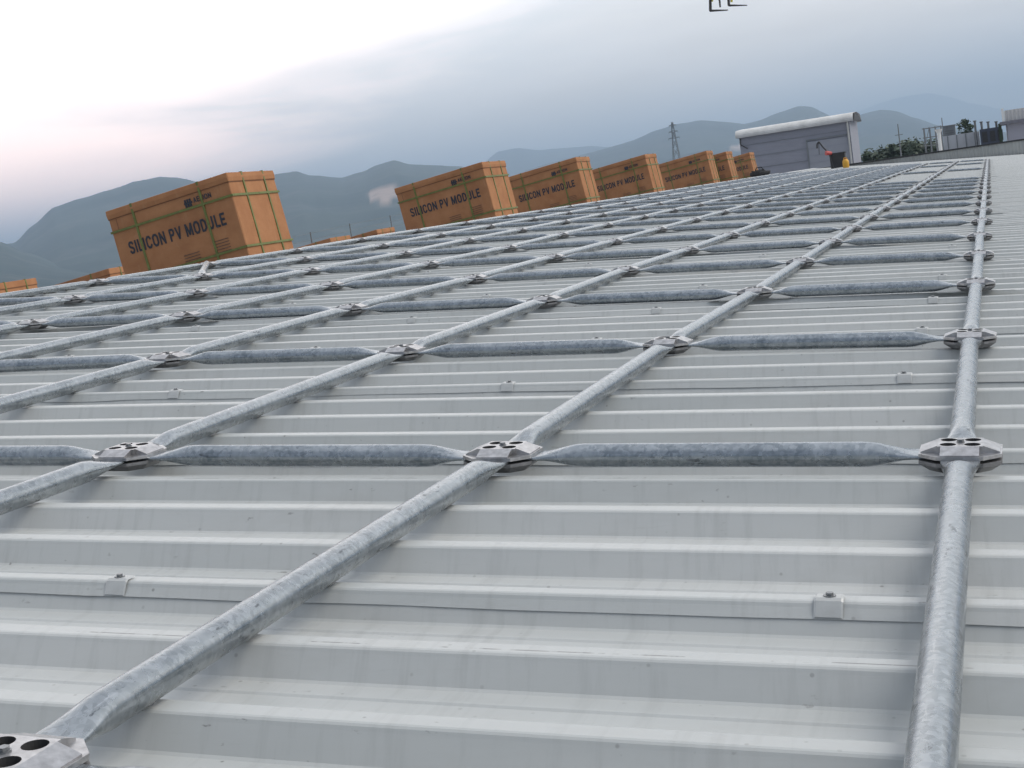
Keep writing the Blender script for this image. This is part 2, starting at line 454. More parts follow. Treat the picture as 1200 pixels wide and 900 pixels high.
def clamp_meshes():
    # upper casting: flange octagon + raised cross with a square top pierced by four holes
    up_ = MB(); h0, h1, zt = .003, .0095, .0225
    a = .073; c = .041
    oc = [(a, -c), (a, c), (c, a), (-c, a), (-a, c), (-a, -c), (-c, -a), (c, -a)]
    up_.poly([(x, y, h1) for x, y in oc]); up_.poly([(x, y, h0) for x, y in reversed(oc)])
    for i in range(8):
        p, q = oc[i], oc[(i+1) % 8]
        up_.quad((*p, h0), (*q, h0), (*q, h1), (*p, h1))
    t = .040; aw = .034
    for r_ in range(4):
        Mr = Matrix.Rotation(r_*math.pi/2, 4, 'Z')
        def T(x, y, z): return tuple(Mr @ Vector((x, y, z)))
        # sloping arm
        up_.quad(T(t, -aw, zt), T(.0695, -aw, h1+.002), T(.0695, aw, h1+.002), T(t, aw, zt))
        up_.quad(T(.0695, -aw, h1+.002), T(.0695, -aw, h1), T(.0695, aw, h1), T(.0695, aw, h1+.002))
        up_.poly([T(t, -aw, zt), T(t, -aw, h1), T(.0695, -aw, h1), T(.0695, -aw, h1+.002)])
        up_.poly([T(t, aw, zt), T(.0695, aw, h1+.002), T(.0695, aw, h1), T(t, aw, h1)])
        # block sides beside the arm
        up_.quad(T(t, aw, zt), T(t, aw, h1), T(t, t, h1), T(t, t, zt)); up_.quad(T(t, -t, zt), T(t, -t, h1), T(t, -aw, h1), T(t, -aw, zt))
        # quadrant of the top with its hole
        cx = cy = .0215; rr = .0145; n = 24
        circ = []; sq = []
        for i in range(n):
            an = 2*math.pi*i/n; cc, ss = math.cos(an), math.sin(an)
            circ.append((cx+rr*cc, cy+rr*ss))
            k_ = []
            if cc > 1e-9: k_.append((t-cx)/cc)
            if cc < -1e-9: k_.append((0-cx)/cc)
            if ss > 1e-9: k_.append((t-cy)/ss)
            if ss < -1e-9: k_.append((0-cy)/ss)
            kk = min(k_); sq.append((cx+kk*cc, cy+kk*ss))
        for i in range(n):
            i2 = (i+1) % n
            up_.quad(T(*circ[i], zt), T(*sq[i], zt), T(*sq[i2], zt), T(*circ[i2], zt))
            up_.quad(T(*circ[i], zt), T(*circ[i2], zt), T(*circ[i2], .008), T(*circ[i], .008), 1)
        for X, Y in ((t, t), (0, t), (t, 0), (0, 0)):
            # fill the square's corners left by the radial fan
            an = math.atan2(Y-cy, X-cx) % (2*math.pi); i = int(an/(2*math.pi/n)) % n
            up_.poly([T(*sq[i], zt), T(X, Y, zt), T(*sq[(i+1) % n], zt)])
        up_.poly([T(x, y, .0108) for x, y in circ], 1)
    u = up_.mesh('upper_plate', [M_clamp, M_hole], weld=False)
    lo = MB()
    lo.poly([(x, y, -h0) for x, y in oc])
    oc2 = [(x*.74, y*.74) for x, y in oc]
    for i in range(8):
        p, q = oc[i], oc[(i+1) % 8]; p2, q2 = oc2[i], oc2[(i+1) % 8]
        lo.quad((*p, -h1), (*q, -h1), (*q, -h0), (*p, -h0)); lo.quad((*p2, -.024), (*q2, -.024), (*q, -h1), (*p, -h1))
    lo.poly([(x, y, -.024) for x, y in reversed(oc2)])
    lo_ = lo.mesh('lower_plate', M_clampshade)
    b = MB()
    b.tube((0, 0, zt), (0, 0, zt+.0015), .0075, 18); b.tube((0, 0, zt+.0015), (0, 0, zt+.0055), .0062, 6)
    for sx_ in (-1, 1):
        for sy_ in (-1, 1): b.tube((sx_*.0215, sy_*.0215, .0108), (sx_*.0215, sy_*.0215, .0145), .0085, 6)
    return u, lo_, b.mesh('bolt', M_bolt)
CU, CL, CB = clamp_meshes()
fb = MB()
fb.box((-.15, -.035, -.0272), (.15, -.005, -.0243))
for sx_ in (-1, 1): fb.quad((sx_*.15, -.035, -.0245), (sx_*.20, -.020, -.0268), (sx_*.20, -.015, -.0268), (sx_*.15, -.005, -.0245))
FBM = fb.mesh('foot_bracket', M_washer)
for j in range(8):
    for k in range(-1, KMAX+1):
        p = nodes[(j, k)]
        M = Matrix.Translation(p) @ Rslope @ Matrix.Rotation((R.random()-.5)*.08, 4, 'Z')
        c_ = ob('clamp', None, grid_t, M)
        ob('upper_plate', CU, c_); ob('lower_plate', CL, c_); ob('bolt', CB, c_)
        if k >= 2: ob('foot_bracket', FBM, c_)
# loose diagonal brace between two clamps near the nearest carton
mbx = MB(); a_ = nodes[(6, 4)]; b_ = nodes[(7, 5)]
ob('brace_tube', TL[12], grid_t, frame(a_+Vector((0, 0, .02)), b_+Vector((0, 0, .02)), S))

# ------------------------------------------------------------------ cartons
GL = {'I': (.2, [[(.1, 0), (.1, 1)]]), 'L': (.52, [[(.1, 1), (.1, .09), (.52, .09)]]), 'N': (.68, [[(.1, 0), (.1, 1)], [(.1, .93), (.58, .07)], [(.58, 0), (.58, 1)]]),
      'P': (.60, [[(.1, 0), (.1, .91), (.40, .91), (.50, .80), (.50, .60), (.40, .48), (.1, .48)]]), 'V': (.66, [[(.08, 1), (.33, .06), (.58, 1)]]),
      'M': (.82, [[(.1, 0), (.1, 1)], [(.13, .95), (.41, .12), (.69, .95)], [(.72, 0), (.72, 1)]]), 'D': (.66, [[(.1, .09), (.36, .09), (.54, .26), (.54, .74), (.36, .91), (.1, .91), (.1, .09)]]),
      'U': (.66, [[(.1, 1), (.1, .28), (.22, .09), (.42, .09), (.54, .28), (.54, 1)]]), 'E': (.54, [[(.54, .91), (.1, .91), (.1, .09), (.54, .09)], [(.1, .51), (.48, .51)]]),
      'A': (.66, [[(.08, 0), (.33, .93), (.58, 0)], [(.18, .30), (.48, .30)]]),
      'O': (.70, [[(.24, .09), (.10, .26), (.10, .74), (.24, .91), (.46, .91), (.60, .74), (.60, .26), (.46, .09), (.24, .09)]]),
      'C': (.64, [[(.58, .72), (.46, .91), (.24, .91), (.10, .74), (.10, .26), (.24, .09), (.46, .09), (.58, .28)]]),
      'S': (.60, [[(.52, .76), (.42, .91), (.20, .91), (.10, .80), (.10, .64), (.20, .54), (.42, .46), (.52, .36), (.52, .20), (.42, .09), (.20, .09), (.08, .24)]])}
def text_mesh(body, size, mat, w_=.095):
    """bold block lettering printed flat in the XY plane; every stroke is a bar, joints are filled"""
    m_ = MB(); x = 0.; z = 0.
    for ch in body:
        if ch == ' ': x += .36; continue
        wd, st = GL[ch]
        for pl in st:
            for (a, b), (c, d) in zip(pl, pl[1:]):
                z += 1e-5; L_ = math.hypot(c-a, d-b); ux, uy = (c-a)/L_, (d-b)/L_; e = w_*.35
                q = [(a-ux*e-uy*w_, b-uy*e+ux*w_), (a-ux*e+uy*w_, b-uy*e-ux*w_), (c+ux*e+uy*w_, d+uy*e-ux*w_), (c+ux*e-uy*w_, d+uy*e+ux*w_)]
                m_.poly([((x+p)*size, max(-.0, min(1., r_))*size, z) for p, r_ in q])
        x += wd+.13
    return m_.mesh('printed_text', mat), 0., (x-.13)*size
TM, tx0, tx1 = text_mesh('SILICON PV MODULE', .15, M_ink)
LM, lx0, lx1 = text_mesh('AEPION', .062, M_ink)
FM = MB()
for (bx, bz, ln_) in ((.62, .13, 4), (.20, .15, 5)):
    for i in range(ln_): FM.box((-bx-.22, -.0035, bz+i*.034), (-bx, -.0005, bz+i*.034+.009))
FM = FM.mesh('fine_print', M_inkpale)
LG = MB()
for i in range(3): LG.box((-.047+i*.033, -.0035, -.045), (-.047+i*.033+.026, -.0005, .045))
LG.box((-.055, -.0038, -.012), (.06, -.0036, .012))
LG = LG.mesh('logo_mark', M_ink)
def carton(M, L_, W_, H_, label, group, first_print=True, wob=0.):
    """near top corner stands at local (0,0,H); long side runs to -x, end face along +y"""
    t = thing('carton', None, label, 'box', group, M)
    def bev(x0, y0, z0, x1, y1, z1, mat, nm, b=.006):
        m_ = MB(); rows = []
        for z, i in ((z0, b), (z0+b, 0), (z0+(z1-z0)*.5, -wob), (z1-b, 0), (z1, b)):
            rows.append([(x0+i, y0+b, z), (x0+b, y0+i, z), (x1-b, y0+i, z), (x1-i, y0+b, z), (x1-i, y1-b, z), (x1-b, y1-i, z), (x0+b, y1-i, z), (x0+i, y1-b, z)])
        n = m_.grid(rows, 0, True); m_.f.append(tuple(range(n+32, n+40))); m_.mi.append(0)
        return m_.mesh(nm, mat)
    hl = .105
    ob('body', bev(-L_, 0, .02, 0, W_, H_-.02, M_card, 'body'), t)
    ob('lid', bev(-L_-.010, -.010, H_-hl, .010, W_+.010, H_, M_card, 'lid'), t)
    g_ = MB(); g_.box((-L_-.006, -.006, H_-hl-.008), (.006, W_+.006, H_-hl+.001)); ob('lid_gap', g_.mesh('lid_gap', M_cardline), t)
    g_ = MB()
    for x in (-L_*.94,): g_.box((x-.006, -.0025, .03), (x+.003, .001, H_-hl-.01))
    ob('flap_seam', g_.mesh('flap_seam', M_cardline), t)
    th, hw = .0145, .014
    for x in (-L_*.79, -L_*.235):     # upright straps round the long way
        s_ = MB(); s_.box((x-hw, -th, .01), (x+hw, -.002, H_+.001)); s_.box((x-hw, -th, H_+.0012), (x+hw, W_+th, H_+.004)); s_.box((x-hw, W_+.002, .01), (x+hw, W_+th, H_+.001))
        ob('strap', s_.mesh('strap', M_strap), t)
    for y in (W_*.30, W_*.76):
        s_ = MB(); s_.box((.002, y-hw, .01), (th, y+hw, H_+.004)); s_.box((-L_-th, y-hw, H_+.0045), (th, y+hw, H_+.007)); s_.box((-L_-th, y-hw, .01), (-L_-.002, y+hw, H_+.004))
        ob('strap', s_.mesh('strap', M_strap), t)
    for z in (H_*.765, H_*.25):
        z += .0
        s_ = MB(); a0, a1 = -L_-.0045, .0045; e = .0165
        s_.box((-L_-e, -e, z), (e, -.0025, z+.026)); s_.box((.0025, -.0024, z), (e, W_+.0024, z+.026))
        s_.box((-L_-e, W_+.0025, z), (e, W_+e, z+.026)); s_.box((-L_-e, -.0024, z), (-L_-.0025, W_+.0024, z+.026))
        ob('strap', s_.mesh('strap', M_strap), t)
    if first_print:
        RX = Matrix.Rotation(math.pi/2, 4, 'X')
        wid = L_*.80; sf = wid/(tx1-tx0)
        ob('printed_text', TM, t, Matrix.Translation((-L_*.90, -.0095, H_*.515)) @ RX @ Matrix.Diagonal((sf, 1., 1, 1)))
        ob('logo_text', LM, t, Matrix.Translation((-L_*.30, -.0095, H_*.815)) @ RX)
        ob('logo_mark', LG, t, Matrix.Translation((-L_*.345, -.006, H_*.83)))
        ob('fine_print', FM, t, Matrix.Translation((0, -.006, .17)))
    return t
def left_slope_frame(x, y, yw, dz=0.):
    z = zr + AL*(x-XR) + dz
    n = Vector((-AL, 0, 1)).normalized(); ex = Vector((1, 0, AL)).normalized(); ey = n.cross(ex)
    c, s_ = math.cos(yw), math.sin(yw); X = ex*c + ey*s_; Yv = -ex*s_ + ey*c
    M = Matrix((X, Yv, n)).transposed().to_4x4(); M.translation = (x, y, z); return M
CT = [(-8.030, 11.834, -.009, 1.706, 1.098, 1.181, 'nearest and largest brown cardboard carton strapped in green, bold SILICON PV MODULE print'),
      (-7.970, 20.408, -.028, 1.704, 1.133, 1.165, 'second nearest brown cardboard carton, standing apart in front of the pale quarry scar'),
      (-8.279, 27.443, .005, 1.66, 1.108, 1.26, 'third brown cardboard carton, directly behind the one by the quarry scar'),
      (-8.293, 34.145, -.042, 1.657, 1.111, 1.264, 'fourth brown cardboard carton, just left of the lattice pylon'),
      (-8.183, 42.21, .011, 1.65, 1.114, 1.274, 'fifth brown cardboard carton, just right of the lattice pylon'),
      (-8.003, 44.632, -.004, 1.7, 1.121, 1.179, 'narrow looking sixth carton squeezed behind the fifth one'),
      (-8.296, 51.364, .013, 1.7, 1.119, 1.18, 'smallest and farthest brown carton, beside the black bag at the grey shed')]
for x, y, yw, L_, W_, H_, lb in CT:
    carton(left_slope_frame(x, y, yw), L_, W_, H_, lb, 'cardboard cartons in a row beyond the roof ridge', True, .006)
# a second row lower down the far slope: only the lids show over the ridge
LOWC = [((386.5, 280), 24.0, 'low carton peeking over the ridge right of the nearest large carton'),
        ((441, 270), 30.5, 'thin sliver of a low carton lid just left of the second large carton'),
        ((127, 316), 16.5, 'low carton mostly hidden behind the left edge of the nearest large carton'),
        ((-12, 335), 11.2, 'low orange carton lid at the far left edge of the photo')]
for (px, py), Y, lb in LOWC:
    for _ in range(40):      # slide along the sight line until a 1.18 m carton standing on the slope fits under it
        p = at(px, py, Y); Y += (1.17 - (p.z - (zr + AL*(p.x-XR))))*3.
    M = left_slope_frame(p.x+1.18*AL, p.y, -.01)
    carton(M, 1.7, 1.12, 1.18, lb, 'low cartons lower down the far roof slope', False)

# ------------------------------------------------------------------ guard rail on the far slope
posts = [((363.5, 272), 30), ((409.5, 262), 34.5), ((457, 252.5), 40)]
rail = thing('wire_fence', (0, 0, 0), 'thin dark posts with wires standing beyond the ridge between the two nearest cartons', 'fence')
tops = []
for (px, py), Y in posts:
    p = at(px, py, Y); tops.append(p); m_ = MB(); zb_ = zr + AL*(p.x-XR)
    m_.tube((p.x, p.y, zb_), (p.x, p.y, p.z), .017, 6); ob('post', m_.mesh('post', M_pylon), rail)
d_ = (tops[2]-tops[1]); ext = tops + [tops[2]+d_, tops[2]+d_*2]; ext = [tops[0]-d_] + ext
for dz in (-.03, -.2, -.37):
    m_ = MB(); m_.path([p+Vector((0, 0, dz)) for p in ext], .004, 4); ob('wire', m_.mesh('wire', M_pylon), rail)

# ------------------------------------------------------------------ end parapet
YP = YF + .15
pz = at(1100, 176, YP).z + .0
pl = at(868, 209, YP); ptop = at(1000, 192.2, YP).z
par = thing('parapet_wall', (0, YP, 0), 'low ribbed grey parapet with black coping across the far end of the roof', 'wall')
m_ = MB(); pit_ = .125; x = XR-1.8; rows = [[], []]
while x < XE+6:
    for dx, dy in ((0, 0), (.07, 0), (.08, -.02), (.115, -.02)):
        rows[0].append((x+dx, dy, -.9)); rows[1].append((x+dx, dy, ptop-.03))
    x += pit_
m_.grid(rows); ob('cladding', m_.mesh('cladding', M_parapet), par)
m_ = MB(); m_.box((XR-1.85, -.06, ptop-.03), (XE+6.1, .14, ptop+.03)); ob('coping', m_.mesh('coping', M_black), par)
m_ = MB(); m_.box((XR-1.8, .02, GZ), (XE+6, .12, ptop-.035)); ob('backing', m_.mesh('backing', M_parapet), par)

# ------------------------------------------------------------------ grey shed behind the parapet
YS = 84.
pl_ = at(866, 161, YS); pr_ = at(995, 141, YS)
x0, x1 = pl_.x, pr_.x; ze = (pl_.z+pr_.z)/2; dep = 5.2; zbot = -2.
shed = thing('roof_shed', (0, YS, 0), 'grey clad shed with rounded white roof behind the far parapet', 'shed')
m_ = MB(); m_.box((x0, 0, zbot), (x1, dep, ze)); ob('wall', m_.mesh('wall', M_shed), shed)
for i in range(4):
    z = ze-.55-i*.72; m_ = MB(); m_.box((x0, -.03, z), (x1, -.003, z+.022)); ob('wall_seam', m_.mesh('wall_seam', M_steel), shed)
m_ = MB(); rw = []
for x in (x0-.18, x1+.25):
    rw.append([(x, -.22, ze-.05), (x, -.24, ze+.05)] + [(x, -.24+.55*(1-math.cos(a)), ze+.05+.36*math.sin(a)) for a in [math.pi/2*i/6 for i in range(1, 7)]] + [(x, dep*.5, ze+.52), (x, dep-.3, ze+.42), (x, dep+.24, ze+.05), (x, dep+.22, ze-.05)])
m_.grid(rw); m_.f += [tuple(reversed(range(12)))]; m_.mi.append(0)
rf = ob('roof', m_.mesh('roof', mat_simple('weathered_white_roof', (.50, .51, .51), .6, 0, .2, 1.5)), shed)
m_ = MB(); xx = x1+.26; m_.poly([(xx, -.1, ze-.02), (xx, dep, ze-.02), (xx, dep*.5, ze+.44), (xx, .3, ze+.36)]); m_.poly([(xx+.04, dep, ze-.02), (xx+.04, -.1, ze-.02), (xx+.04, .3, ze+.36), (xx+.04, dep*.5, ze+.44)]); ob('gable_end', m_.mesh('gable_end', M_black), shed)
dl = at(946, 165, YS).x; dr = at(994, 158, YS).x; zd = at(970, 161.5, YS).z
m_ = MB(); m_.box((dl, -.05, zbot), (dr, -.004, zd-.08)); dd = ob('door', m_.mesh('door', M_sheddoor), shed)
for k in range(5):
    z = zd-.5-k*.42; m_ = MB(); m_.box((dl+.02, -.062, z), (dr-.02, -.0505, z+.02)); ob('door_slat', m_.mesh('door_slat', M_shed), dd)
m_ = MB(); m_.box((dl-.08, -.09, zbot), (dl-.001, -.004, zd)); m_.box((dr+.001, -.09, zbot), (dr+.08, -.004, zd)); m_.box((dl-.08, -.09, zd+.001), (dr+.08, -.004, zd+.07)); ob('door_frame', m_.mesh('door_frame', M_steel), shed)
m_ = MB(); m_.tube((x1-.12, -.12, zbot), (x1-.12, -.12, ze-.05), .05, 8); ob('downpipe', m_.mesh('downpipe', M_parapet), shed)
m_ = MB(); m_.tube((x0+.1, -.1, ze-.1), (x0+.05, -.1, ze-.45), .035, 6); m_.tube((x0+.05, -.1, ze-.45), (x0+.45, -.1, ze-.75), .035, 6); ob('bracket', m_.mesh('bracket', M_black), shed)

# roof deck of the building behind, which carries the shed and the plant
deck = thing('neighbour_building', (0, YP+3, 0), 'flat roofed building behind the parapet carrying the shed and machinery', 'building')
m_ = MB(); m_.box((-34, 0, GZ), (40, 48, -1.0)); ob('wall', m_.mesh('wall', M_concrete), deck)

# ------------------------------------------------------------------ things standing by the parapet
YC = 50.
a_ = at(973.5, 195, YC); b_ = at(988, 195, YC); zt_ = at(980, 179, YC).z
def roofz(x): return -A*x+ZT
t = thing('black_crate', (a_.x, YC, roofz(a_.x)), 'open black crate on the far end of the roof beside the yellow canister', 'crate')
wd = b_.x-a_.x+.1; hh = zt_-roofz(a_.x)
for nm, A0, A1 in (('side_panel', (0, 0, .0), (wd, .02, hh)), ('side_panel', (0, .48, 0), (wd, .5, hh)), ('side_panel', (0, .021, 0), (.02, .479, hh)), ('side_panel', (wd-.02, .021, 0), (wd, .479, hh)), ('base', (.021, .021, .01), (wd-.021, .479, .03))):
    m_ = MB(); m_.box(A0, A1); ob(nm, m_.mesh(nm, M_black), t)
m_ = MB(); m_.box((-.02, -.02, hh), (wd+.02, .0, hh-.05)); m_.box((-.02, .5, hh), (wd+.02, .52, hh-.05)); ob('rim', m_.mesh('rim', M_black), t)
c_ = at(991, 190, YC-.3)
t = thing('yellow_canister', (c_.x, YC-.3, roofz(c_.x)), 'small yellow canister standing against the black crate', 'canister')
m_ = MB(); rws = []
for z, s_ in ((0, .85), (.03, 1), (.22, 1), (.27, .86), (.31, .45)):
    rws.append([(math.cos(a)*.115*s_, math.sin(a)*.09*s_, z) for a in [2*math.pi*i/12 for i in range(12)]])
n_ = m_.grid(rws, 0, True); m_.f.append(tuple(range(n_+48, n_+60))); m_.mi.append(0)
ob('body', m_.mesh('body', M_yellow, smooth=True), t)
m_ = MB(); m_.path([(-.07, 0, .26), (-.05, 0, .36), (.05, 0, .36), (.07, 0, .26)], .014, 6); ob('handle', m_.mesh('handle', M_yellow), t)
m_ = MB(); m_.tube((0, 0, .31), (0, 0, .34), .03, 10); ob('cap', m_.mesh('cap', M_red), t)
p1 = at(972, 181, YC-.15)
t = thing('bent_arm_tool', (p1.x, p1.y, roofz(p1.x)), 'thin black bent arm with a red joint leaning beside the black crate', 'tool')
def loc(px, py): q = at(px, py, YC-.15); return (q.x-p1.x, 0, q.z-roofz(p1.x))
m_ = MB(); m_.path([(.1, 0, .0), loc(971, 179)], .02, 6); ob('stand', m_.mesh('stand', M_black), t)
m_ = MB(); m_.path([loc(971, 179), loc(964.5, 172.5), loc(959.5, 166)], .03, 6); ob('arm', m_.mesh('arm', M_black), t)
m_ = MB(); m_.path([loc(959.5, 166), loc(957.5, 169), loc(957.5, 174)], .032, 6); m_.path([loc(959.5, 167), loc(960, 181)], .012, 5); ob('hook', m_.mesh('hook', M_black), t)
m_ = MB(); q = Vector(loc(971, 179)); m_.tube(q+Vector((-.09, -.06, 0)), q+Vector((.09, .06, -.03)), .085, 10, .06); ob('joint', m_.mesh('joint', M_red), t)
# black bag
YG = 45.
for _ in range(60): YG += (at(891, 206, YG).x-(XR-.35))*1.5
p1 = at(891, 206, YG); m_ = MB(); zb_ = zr+AL*(p1.x-XR)
rws = []
for i in range(9):
    th_ = math.pi*i/8
    rws.append([Vector((math.sin(th_)*math.cos(2*math.pi*j/14)*.34, math.sin(th_)*math.sin(2*math.pi*j/14)*.2, -math.cos(th_)*.13+.12)) * (1+.25*noise.noise(Vector((i*.9, math.cos(2*math.pi*j/14)*2, math.sin(2*math.pi*j/14)*2)))) for j in range(14)])
m_.grid(rws, 0, True)
t = thing('black_bag', (p1.x, YG, zb_+.02), 'slumped black bag on the roof between the farthest carton and the shed', 'bag')
ob('body', m_.mesh('body', M_bag, smooth=True), t)
m_ = MB(); m_.path([(-.15, -.05, .2), (-.08, -.1, .33), (.08, -.1, .33), (.15, -.05, .2)], .014, 5); ob('handle', m_.mesh('handle', M_bag), t)

# ------------------------------------------------------------------ plant and small buildings behind, right
YQ = 78.
def bx(name, px0, py0, px1, py1, Y, depth, mat, zb=-1.0):
    a = at(px0, py0, Y); b = at(px1, py1, Y); return a.x, b.x, max(a.z, b.z)
a = at(1105, 160, YQ); b = at(1147, 152.5, YQ)
t = thing('air_duct', (a.x, YQ, -1), 'long pale grey sheet metal duct behind the parapet at the foot of the dark tree', 'duct')
m_ = MB(); m_.box((0, 0, 0), (b.x-a.x, 1.2, a.z+1)); ob('casing', m_.mesh('casing', M_white if False else mat_simple('pale_duct_metal', (.42, .44, .47), .45, .2, .1, 1)), t)
for k in range(4):
    x = (b.x-a.x)*(k+.5)/4; m_ = MB(); m_.box((x-.03, -.04, .01), (x+.03, -.002, a.z+.98)); ob('flange', m_.mesh('flange', M_steel), t)
a = at(1105, 149, YQ+3); b = at(1119, 147.5, YQ+3)
t = thing('vent_box', (a.x, YQ+3, -1), 'square grey ventilation box standing just behind the white post', 'vent')
m_ = MB(); m_.box((0, 0, 0), (b.x-a.x, 1.0, a.z+1)); ob('casing', m_.mesh('casing', M_steel), t)
m_ = MB(); m_.box((-.05, -.05, a.z+1.001), (b.x-a.x+.05, 1.05, a.z+1.06)); ob('lid', m_.mesh('lid', M_steel), t)
for k in range(5):
    m_ = MB(); m_.box((.08, -.03, a.z+.2+k*.13), (b.x-a.x-.08, -.003, a.z+.26+k*.13)); ob('louvre', m_.mesh('louvre', M_pylon), t)
a = at(1102, 173, YQ-4); top = at(1101, 152.5, YQ-4)
t = thing('white_post', (a.x, YQ-4, -1), 'short white post with a flared cap in front of the grey vent box', 'post')
m_ = MB(); m_.tube((0, 0, 0), (0, 0, top.z+.85), .09, 8); ob('shaft', m_.mesh('shaft', M_white), t)
m_ = MB(); m_.tube((0, 0, top.z+.85), (0, 0, top.z+1.05), .09, 8, .2); ob('cap', m_.mesh('cap', M_white), t)
for nm, px, py, Y, r_, lb in (('mast', 1103.5, 138, 90, .05, 'thin grey mast rising behind the white post'), ('mast', 1052, 145.5, 95, .06, 'thin dark mast standing among the green trees right of the shed')):
    p = at(px, py, Y); t = thing(nm, (p.x, Y, -1), lb, 'mast')
    m_ = MB(); m_.tube((0, 0, 0), (0, 0, p.z+1), r_, 6, r_*.5); ob('pole', m_.mesh('pole', M_pylon), t)
    m_ = MB(); m_.tube((-.25, 0, p.z+.3), (.25, 0, p.z+.3), .02, 4); ob('crossbar', m_.mesh('crossbar', M_pylon), t)
# scaffold frame
a = at(1082, 150, 88); b = at(1102, 147, 88)
t = thing('scaffold_frame', (a.x, 88, -1), 'pale skeletal scaffold frame left of the vent box', 'scaffold')
W_ = b.x-a.x
for i in range(4):
    for j in range(2):
        m_ = MB(); m_.tube((W_*i/3, j*1.2, 0), (W_*i/3, j*1.2, a.z+1), .03, 5); ob('upright', m_.mesh('upright', M_steel), t)
for z in (a.z+.95, a.z+.4, a.z-.1):
    for j in range(2): m_ = MB(); m_.tube((-.1, j*1.2, z), (W_+.1, j*1.2, z), .025, 5); ob('ledger', m_.mesh('ledger', M_steel), t)
m_ = MB(); m_.tube((0, 0, a.z-.1), (W_/3, 0, a.z+.95), .02, 5); m_.tube((W_*2/3, 0, a.z+.95), (W_, 0, a.z-.1), .02, 5); ob('brace', m_.mesh('brace', M_steel), t)
# dark unit with stacks
a = at(1148, 153, YQ-2); b = at(1170, 150.5, YQ-2)
t = thing('dark_machine_housing', (a.x, YQ-2, -1), 'dark navy machine housing with small stacks left of the corner building', 'machine')
m_ = MB(); hh = a.z+1.05; m_.box((0, 0, 0), (b.x-a.x, 2, hh)); ob('casing', m_.mesh('casing', M_navy), t)
for k in range(3): m_ = MB(); m_.box((.1+k*.38, -.03, hh-.7), (.36+k*.38, -.003, hh-.15)); ob('panel', m_.mesh('panel', M_black), t)
for x, h in ((-.2, .45), (.12, .35), (.45, .3), (.85, .25)):
    m_ = MB(); m_.tube((x, .5, hh if x > 0 else 0), (x, .5, hh+h), .06, 7); m_.tube((x, .5, hh+h), (x, .5, hh+h+.06), .09, 7); ob('stack', m_.mesh('stack', M_pylon), t)
m_ = MB(); m_.box((b.x-a.x+.01, -.1, 0), (b.x-a.x+.16, 2, hh+.15)); ob('end_plate', m_.mesh('end_plate', M_leafdark), t)
# corner building
a = at(1181, 158, 76); e = at(1172, 147, 76); zs = at(1175, 146.5, 76).z; zp = at(1175, 130, 76).z
t = thing('corner_building', (a.x, 76, 0), 'small pale building with overhanging slab and ribbed white fascia at the right edge', 'building')
m_ = MB(); m_.box((0, 0, -1), (5, 5, zs)); ob('wall', m_.mesh('wall', mat_simple('lilac_grey_wall', (.36, .36, .41), .7, 0, .08, 1)), t)
ov = a.x-e.x
m_ = MB(); m_.box((-ov, -.35, zs+.002), (5.3, 5.3, zs+.16)); ob('roof_slab', m_.mesh('roof_slab', M_navy if False else mat_simple('slab_edge', (.17, .17, .20), .7)), t)
m_ = MB(); m_.box((-ov+.12, -.25, zs+.162), (-ov+.24, -.13, zp+.12)); ob('corner_post', m_.mesh('corner_post', M_white), t)
m_ = MB(); x = -ov+.3
rw = [[], []]
while x < 5.2:
    for dx, dy in ((0, 0), (.1, 0), (.12, -.03), (.17, -.03)): rw[0].append((x+dx, -.2+dy, zs+.163)); rw[1].append((x+dx, -.2+dy, zp))
    x += .19
m_.grid(rw); ob('ribbed_fascia', m_.mesh('ribbed_fascia', mat_simple('fascia', (.50, .50, .50), .6, 0, .1, 1)), t)
m_ = MB(); m_.box((-ov+.25, -.185, zs+.161), (5.2, -.1, zp-.02)); ob('fascia_backing', m_.mesh('fascia_backing', M_white), t)

# ------------------------------------------------------------------ trees
def crown_mesh(seed, rx, rz, n, mat, size=.28, cone=False):
    rr = random.Random(seed); mb = MB(); cl = []
    for i in range(16):
        a = rr.random()*6.283; z = rr.uniform(-1, 1); q = rr.uniform(.2, .78)*(1-(z+1)/2.3 if cone else math.sqrt(max(.1, 1-z*z*.8)))
        cl.append((Vector((math.cos(a)*q*rx, math.sin(a)*q*rx, z*rz*.8)), rr.uniform(.3, .5)*rx*(.6 if cone else 1)))
    for i in range(n):
        c, s_ = rr.choice(cl); d = Vector((rr.gauss(0, 1), rr.gauss(0, 1), rr.gauss(0, 1))).normalized()
        p = c + d*s_*rr.uniform(.5, 1.08); nrm = (d+Vector((rr.gauss(0, .5), rr.gauss(0, .5), rr.gauss(0, .5)))).normalized()
        q = nrm.to_track_quat('Z', 'Y'); z_ = size*rr.uniform(.5, 1.2)
        pts = [p + q @ Vector((x*z_, y*z_*.6, 0)) for x, y in ((-1, 0), (0, -1), (1, 0), (0, 1))]
        mb.poly(pts)
    return mb.mesh('crown', mat)
def trunk_mesh(h, r):
    mb = MB(); pts = [(0, 0, 0), (.1, .05, h*.4), (-.05, .1, h*.75), (0, 0, h*1.1)]
    for i in range(3): mb.tube(pts[i], pts[i+1], r*(1-i*.28), 7, r*(1-(i+1)*.28))
    for k in range(5):
        a = k*1.3; mb.tube((0, 0, h*(.55+.08*k)), (math.cos(a)*h*.22, math.sin(a)*h*.22, h*(.8+.08*k)), r*.35, 5, r*.1)
    return mb.mesh('trunk', M_bark)
CR = [crown_mesh(s, 2.3, 2.6, 3500, M_leaf, .16) for s in (1, 2, 3)]; CRD = crown_mesh(9, 1.7, 2.4, 1700, M_leafdark, .22); CRC = crown_mesh(11, 1.0, 3.4, 1300, M_leafdark, .2, True)
TRK = trunk_mesh(7., .22)
